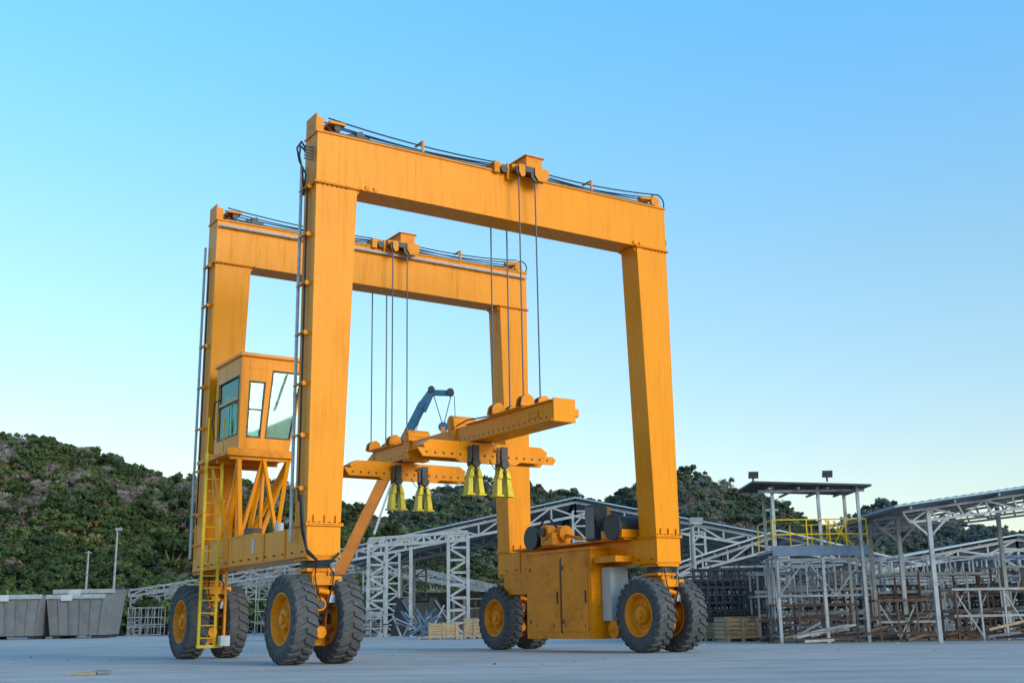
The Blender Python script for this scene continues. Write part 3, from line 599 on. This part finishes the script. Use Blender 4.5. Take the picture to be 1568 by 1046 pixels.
def rack(name,x,y,w,d,h,nx,nz,m,rz=0,seed=0,m2=None):
    rs=random.Random(seed);e=empty(name,(x,y,0),rz);b=B();m2=m2 or m
    for yy in (0,d):
        for i in range(nx+1):
            xx=w*i/nx;hh=h*rs.uniform(.92,1.04);b.box(xx-.03,xx+.03,yy-.03,yy+.03,0,hh,rs.choice([m,m2]))
        for j in range(1,nz+1):
            z=h*j/nz-.06;b.box(-.1,w+.1,yy-.025,yy+.025,z-.035,z+.035,rs.choice([m,m,m2]))
        for i in range(nx):
            if rs.random()<.6:
                a=rs.choice([0,1]);b.beam((w*(i+a)/nx,yy,0.1),(w*(i+1-a)/nx,yy,h*.9),.04,.04,rs.choice([m,m2]))
    for i in range(nx+1):
        for j in range(1,nz+1): b.box(w*i/nx-.03,w*i/nx+.03,0,d,h*j/nz-.09,h*j/nz-.03,m)
    for _ in range(8):
        z=h*rs.choice(range(nz))/nz+.08;yy=rs.uniform(.1,d-.1);xa=rs.uniform(-.4,.3);b.beam((xa,yy,z),(xa+w*rs.uniform(.7,1.1),yy+rs.uniform(-.15,.15),z+rs.uniform(0,.15)),.09,.09,rs.choice([m,m2,RUST,DARK]))
    b.obj('frame',e)
rk=0
for (x,y,w,d,h,nx,nz,m,m2) in ((8.1,39.5,3.6,1.6,2.3,5,3,GALV,WHITEST),(12.2,40.5,4,1.6,2.2,5,3,WHITEST,RUST),(16.4,40,4,1.6,2.4,5,3,GALV,RUST),
   (9.5,44,4,1.6,2.9,5,3,WHITEST,GALV),(14,45,4.4,1.8,3.0,5,4,GALV,WHITEST),(18.5,45,4.4,1.8,3.0,6,4,GALV,BLUEST),(11.2,36.6,1.7,1.2,1.3,3,2,RUST,GALV),
   (13.6,36.6,3.0,1.3,1.6,4,2,WHITEST,RUST),(7.9,36.8,2.6,1.2,1.2,3,2,RUST,DARK),(15,50,5,2,3.2,5,3,WHITEST,GALV),(9,51,5,2,3.0,5,3,GALV,WHITEST),(21,50,6,2,3.2,6,3,WHITEST,GALV),(20.5,40,4,1.6,2.4,5,3,GALV,RUST)):
    rk+=1;rack('steel_rack',x,y,w,d,h,nx,nz,m,random.uniform(-.12,.12),rk,m2)
rack('rebar_cage',5.9,43,3.1,1.6,2.2,11,8,REBAR,.08,50);rack('rebar_cage',7.0,46,3.1,1.6,2.7,10,7,REBAR,-.1,51);rack('rebar_cage',11.5,42.6,3.1,1.4,1.9,10,6,REBAR,.1,52);rack('rebar_cage',16.5,42.8,3.1,1.4,1.9,9,6,REBAR,-.1,53)
for i,(x,y,w,h,m) in enumerate(((-11,70,3,1.7,GALV),(-1.6,78,3,2.2,WHITEST),(-22,100,5,3,GALV),(-30,104,4,2.6,GALV),(-36,110,3,2.6,GALV),(1.5,84,4,2.6,GALV),(-4.5,86,4,2.5,RUST),(-15,104,4,2.6,GALV))):
    rack('steel_rack',x,y,w,1.8,h,5,3,m,.1,60+i,GALV)
e=empty('canopy_platform_tower');b=B()
for x,y in ((8.05,36.2),(10.65,36.0),(8.2,38.2),(10.8,38),(9.45,36.1)):
    b.box(x-.045,x+.045,y-.045,y+.045,0,4.75,WHITEST)
b.box(7.9,10.9,36.0,38.3,2.72,2.80,GALV);b.box(7.9,10.9,35.97,36.02,2.6,2.9,BLUEST)
b.hexa([(7.35,35.7,4.82),(11.0,35.6,4.66),(11.1,38.7,4.70),(7.45,38.8,4.86),(7.35,35.7,4.88),(11.0,35.6,4.72),(11.1,38.7,4.76),(7.45,38.8,4.92)],DARK)
for x in (7.9,8.8,9.7,10.6): b.box(x-.03,x+.03,35.8,38.5,4.62,4.68,GALV)
b.box(7.6,10.9,36.05,36.12,4.55,4.63,GALV)
b.truss((8.05,36.2,2.6),(8.2,38.2,2.6),(8.05,36.2,.2),(8.2,38.2,.2),2,.03,WHITEST);b.truss((8.05,36.15,2.5),(10.65,36.05,2.5),(8.05,36.15,1.4),(10.65,36.05,1.4),3,.025,GALV)
b.obj('structure',e)
b=B()
for z in (3.25,3.7):
    for p,q in (((7.95,36.0,z),(10.85,36.0,z)),((9.4,38.2,z),(10.85,38.2,z)),((10.85,36,z),(10.85,38.2,z)),((7.95,36,z),(7.95,38.2,z))): b.cyl(p,q,.022,YELLOW,6)
for x in (7.95,9.0,9.7,10.2,10.85): b.cyl((x,36,2.8),(x,36,3.7),.022,YELLOW,6);b.cyl((x,38.2,2.8),(x,38.2,3.7),.022,YELLOW,6)
for s in (0,.35): b.beam((9.7+s,36.4+s,3.7),(10.7,36.4+s,2.75),.04,.05,YELLOW)
b.beam((10.0,37,2.8),(10.5,37,3.7),.05,.05,YELLOW)
b.obj('yellow_handrail',e)
b=B()
for x in (7.45,9.75):
    b.cyl((x,36,4.86),(x,36,5.0),.03,DARK,6);b.hexa([(x-.14,35.86,4.97),(x+.14,35.86,4.97),(x+.14,36.06,5.0),(x-.14,36.06,5.0),(x-.14,35.80,5.18),(x+.14,35.80,5.18),(x+.14,35.96,5.2),(x-.14,35.96,5.2)],DARK)
b.obj('floodlights',e)
e=empty('open_steel_shed');b=B()
for y in (34.2,37,40):
    for x in (12.15,16.6,21): b.box(x-.06,x+.06,y-.06,y+.06,0,3.75+(x-12)*.13,WHITEST)
    b.truss((11.4,y,3.72),(22,y,5.1),(11.6,y,3.42),(22,y,4.55),13,.035,WHITEST)
    b.beam((12.15,y,3.0),(12.8,y,3.65),.06,.06,WHITEST);b.beam((12.15,y,3.0),(11.6,y,3.5),.06,.06,WHITEST)
for x in np.arange(11.5,22,1.3): z=3.80+(x-11.4)*.13;b.beam((x,33.7,z),(x,41,z),.06,.08,GALV)
b.obj('frame',e)
b=B();b.hexa([(11.0,33.6,3.82),(22.5,33.6,5.32),(22.5,41.2,5.32),(11.0,41.2,3.82),(11.0,33.6,3.86),(22.5,33.6,5.36),(22.5,41.2,5.36),(11.0,41.2,3.86)],ROOFM)
for x in np.arange(11.1,22.4,.25): z=3.86+(x-11.0)*.1304;b.beam((x,33.6,z+.015),(x,41.2,z+.015),.05,.03,ROOFM)
b.obj('roof_sheet',e)
e=empty('stacked_steel_members');b=B();rs=random.Random(9)
for i in range(44):
    x=rs.uniform(7.5,17);y=rs.uniform(35.2,38);l=rs.uniform(.8,2.4);a=rs.uniform(-.5,.5);z=rs.uniform(.05,.35)
    b.beam((x,y,z),(x+l*math.cos(a),y+l*math.sin(a),z+rs.uniform(-.03,.5)),.07,.07,rs.choice([GALV,RUST,DARK,WOOD,RUST]))
b.obj('members',e)
def crate(x,y,w,d,h,rz,slats=5):
    e=empty('wooden_crate',(x,y,0),rz);b=B();n=slats
    for i in range(n):
        z=.1+(h-.1)*i/n;zz=z+(h-.1)/n-.02
        b.box(0,w,-.02,0.01,z,zz,WOOD);b.box(0,w,d-.01,d+.02,z,zz,WOOD);b.box(-.02,.0,.011,d-.011,z,zz,WOOD);b.box(w,w+.02,.011,d-.011,z,zz,WOOD)
    for x2 in (.05,w/2-.05,w-.15): b.box(x2,x2+.1,-.05,-.021,0,h,WOOD);b.box(x2,x2+.1,0,d,0,.09,WOOD)
    b.box(-.02,w+.02,-.02,d+.02,h,h+.025,WOOD);b.obj('boards',e)
crate(-4.3,58,1.5,1.2,.75,.1);crate(-2.6,58.5,1.1,1.1,.95,-.1);crate(7.1,40.5,1.25,1.1,.8,.15);crate(6.6,42.2,.8,.8,.6,-.2)
e=empty('timber_pallet',(-4.6,56,0));b=B()
for i in range(6): b.box(0,3.2,i*.2,i*.2+.12,.1,.13,WOOD)
for i in range(4): b.box(i*1.0,i*1.0+.1,0,1.1,.0,.099,WOOD)
b.obj('boards',e)
e=empty('scrap_pile',(-5.1,62,0));b=B();rs=random.Random(3)
for i in range(16):
    a=rs.uniform(-.6,.6);b.beam((rs.uniform(-1,1),rs.uniform(-.5,.5),.1),(rs.uniform(-1.5,1.5),rs.uniform(-.5,.5),rs.uniform(.8,1.9)),.08,.08,rs.choice([GALV,WHITEST,BLUEST]))
b.obj('members',e)
def skip(x,y,w,h,rz):
    e=empty('skip_container',(x,y,0),rz);b=B();t=.12
    W2=w/2;D=1.6
    bot=[(-W2*.86,-D*.8,.25),(W2*.86,-D*.8,.25),(W2*.86,D*.8,.25),(-W2*.86,D*.8,.25)]
    top=[(-W2,-D,h),(W2,-D,h),(W2,D,h),(-W2,D,h)]
    ti=[(x*(1-t/W2) ,y*(1-t/D),z) for x,y,z in top];bi=[(x*.95,y*.93,z+.1) for x,y,z in bot]
    vs=bot+top+ti+bi
    fs=[(0,3,2,1)]+[(i,(i+1)%4,4+(i+1)%4,4+i) for i in range(4)]+[(4+i,4+(i+1)%4,8+(i+1)%4,8+i) for i in range(4)]+[(8+i,8+(i+1)%4,12+(i+1)%4,12+i) for i in range(4)]+[(12,13,14,15)]
    b.add(vs,fs,SKIPM)
    b.box(-W2-.08,W2+.08,-D-.1,-D-.005,h-.3,h+.03,WHITEST)
    b.box(-W2*.5,-W2*.1,-D-.12,-D-.101,h-.45,h+.0,PALEGREY)
    for i in range(6):
        f=(i/5-.5)*2;b.beam((f*W2*.84,-D*.8-.04,.3),(f*W2*.98,-D-.04,h-.3),.1,.07,SKIPM)
    b.box(-W2*.8,-W2*.55,-D*.7,D*.7,0,.249,DARK);b.box(W2*.55,W2*.8,-D*.7,D*.7,0,.249,DARK)
    b.obj('body',e)
skip(-38.6,92,4.4,3.3,.03);skip(-34.0,93,4.5,3.3,-.04);skip(-43.8,93,4.4,3.5,.05);skip(-36,100,5,3.9,0)
def pole(x,y,h,lamp):
    e=empty('light_pole',(x,y,0));b=B();b.cyl((0,0,0),(0,0,h),.14,GALV,10,.09)
    b.box(-.3,.3,-.3,.3,0,.15,CONC)
    if lamp: b.beam((-.05,0,h),(.25,-.1,h+.05),.1,.1,GALV);b.box(-.12,.45,-.3,.1,h-.05,h+.18,GALV);b.box(-.1,.42,-.28,.08,h-.08,h-.051,LAMPG)
    else: b.box(-.3,.3,-.05,.05,h-.2,h-.1,GALV)
    b.obj('mast',e)
pole(-38.2,112,9.9,True);pole(-41.2,113,8.0,False);pole(11.5,52,5.6,False);pole(7.6,50,4.8,True)
e=empty('mobile_crane');b=B();Y=60
b.beam((-9.0,Y,3.3),(-6.75,Y,8.1),.48,.55,BOOMO);b.beam((-6.78,Y,8.0),(-4.75,Y,12.0),.40,.44,BLUEP)
b.beam((-4.85,Y,11.7),(-4.25,Y,12.75),.45,.55,BLUEP,.32,.32);b.beam((-4.35,Y,12.6),(-3.2,Y,12.55),.26,.28,BLUEP)
b.cyl((-3.3,Y-.2,12.6),(-3.3,Y+.2,12.6),.2,DARK,14);b.cyl((-4.3,Y-.25,12.75),(-4.3,Y+.25,12.75),.18,DARK,14)
b.beam((-7.2,Y-.4,5.2),(-6.0,Y-.4,8.8),.10,.12,PIPE)
b.obj('telescopic_boom',e,.02)
b=B()
b.tube([(-3.25,Y,12.5),(-3.65,Y,10.9)],.025,ROPE);b.tube([(-4.2,Y,12.5),(-3.72,Y,10.9)],.025,ROPE);b.tube([(-3.1,Y,12.4),(-3.05,Y,11.3),(-3.2,Y,11.0)],.02,ROPE)
b.cyl((-3.68,Y-.1,10.75),(-3.68,Y+.1,10.75),.26,BLUEP,16);b.box(-3.8,-3.56,Y-.13,Y+.13,10.2,10.75,BOOMO)
b.tube([(-3.68+.17*math.cos(1.57-4.17*i/8),Y,9.98+.17*math.sin(1.57-4.17*i/8)) for i in range(9)],.06,BLACK,8)
b.tube([(-7.0,Y-.4,8.2),(-5.6,Y-.4,9.0),(-4.6,Y-.3,12)],.02,CABLE)
b.obj('hook_block',e)
b=B();q=1.15
b.box(-12.4+q,-8.2,Y-1.2,Y+1.2,.7,1.15,DARK);b.box(-12.45+q,-10.9+q,Y-1.2,Y+1.1,1.15,2.6,SKIPM);b.box(-12.5+q,-11.2+q,Y-1.23,Y-1.205,1.8,2.4,GLASS)
b.box(-9.9,-8.3,Y-1.1,Y+1.1,1.35,2.7,BOOMO);b.cyl((-9.3,Y,1.15),(-9.3,Y,1.35),.9,DARK,20)
for x in (-10.7,-9.6,-8.6):
    for s in (-1,1): b.cyl((x,Y+s*1.25,.5),(x,Y+s*.9,.5),.5,RUBBER,20);b.cyl((x,Y+s*1.27,.5),(x,Y+s*1.2,.5),.22,SKIPM,14)
b.beam((-9.2,Y,2.7),(-8.6,Y,4.1),.45,.45,BOOMO)
b.obj('carrier',e,.03)
e=empty('cardboard_scrap',(-7.2,20.2,.006),.3);b=B()
b.hexa([(-.35,-.15,0),(.1,-.2,0),(.12,.12,0),(-.3,.15,0),(-.35,-.15,.02),(.1,-.2,.03),(.12,.12,.05),(-.3,.15,.02)],WOOD)
b.hexa([(.1,-.15,.03),(.35,-.1,.02),(.32,.15,.02),(.12,.12,.04),(.1,-.15,.05),(.35,-.1,.07),(.32,.15,.06),(.12,.12,.06)],CONC);b.obj('pieces',e)
e=empty('small_rubble');b=B();rs=random.Random(12)
for i in range(70):
    x=rs.uniform(-14,12);y=rs.uniform(20,60);r=rs.uniform(.012,.045);b.hexa([(x-r,y-r,.0),(x+r,y-r*.7,0),(x+r*.8,y+r,0),(x-r*.9,y+r,0),(x-r*.6,y-r*.5,r*.6),(x+r*.5,y-r*.6,r*.5),(x+r*.5,y+r*.6,r*.6),(x-r*.5,y+r*.6,r*.6)],rs.choice([CONC,CONC,RUST,GALV]))
b.obj('stones',e)
# ------------------------------------------------------------------ LIGHT
w=bpy.data.worlds.new('World');scene.world=w;w.use_nodes=True;nt=w.node_tree;bg=nt.nodes['Background'];N=nt.nodes;L=nt.links
sky=N.new('ShaderNodeTexSky');sky.sky_type='NISHITA';sky.sun_disc=False
EL=math.radians(21);AZ=math.atan2(.75,-.66)
sky.sun_elevation=EL;sky.sun_rotation=AZ;sky.altitude=0;sky.air_density=1.0;sky.dust_density=.6;sky.ozone_density=2.
tc=N.new('ShaderNodeTexCoord');sx=N.new('ShaderNodeSeparateXYZ');L.new(tc.outputs['Generated'],sx.inputs[0])
rp=N.new('ShaderNodeValToRGB');L.new(sx.outputs['Z'],rp.inputs[0]);cr=rp.color_ramp
def ce(p,c):
    e=cr.elements.new(p);e.color=(c[0]/3,c[1]/3,c[2]/3,1)
cr.elements[0].position=0;cr.elements[0].color=(1.42/3,1.26/3,1.14/3,1);cr.elements[1].position=1;cr.elements[1].color=(1.1/3,1.7/3,1.75/3,1)
ce(.12,(1.56,1.44,1.26));ce(.3,(1.55,1.85,1.68));ce(.5,(1.25,2.35,2.55))
vm=N.new('ShaderNodeVectorMath');vm.operation='MULTIPLY';L.new(sky.outputs[0],vm.inputs[0]);L.new(rp.outputs[0],vm.inputs[1])
vs=N.new('ShaderNodeVectorMath');vs.operation='SCALE';L.new(vm.outputs[0],vs.inputs[0]);vs.inputs['Scale'].default_value=3.
L.new(vs.outputs[0],bg.inputs['Color']);bg.inputs['Strength'].default_value=.15
sd=bpy.data.lights.new('sun','SUN');sd.energy=2.0;sd.angle=math.radians(25);sd.color=(1,.88,.74)
so=bpy.data.objects.new('sun',sd);scene.collection.objects.link(so)
d=Vector((math.sin(AZ)*math.cos(EL),math.cos(AZ)*math.cos(EL),math.sin(EL)));so.rotation_euler=d.to_track_quat('Z','Y').to_euler()
# ------------------------------------------------------------------ CAMERA
cd=bpy.data.cameras.new('camera');co=bpy.data.objects.new('camera',cd);scene.collection.objects.link(co)
cd.sensor_width=36;cd.lens=1767.5/1568*36;cd.clip_end=8000;cd.clip_start=.1
co.matrix_world=Matrix.Translation((0,0,.757))@Matrix.Rotation(math.pi/2+.2381,4,'X')@Matrix.Rotation(-.0148,4,'Z')
scene.camera=co
scene.view_settings.view_transform='Standard';scene.view_settings.look='None';scene.view_settings.exposure=0
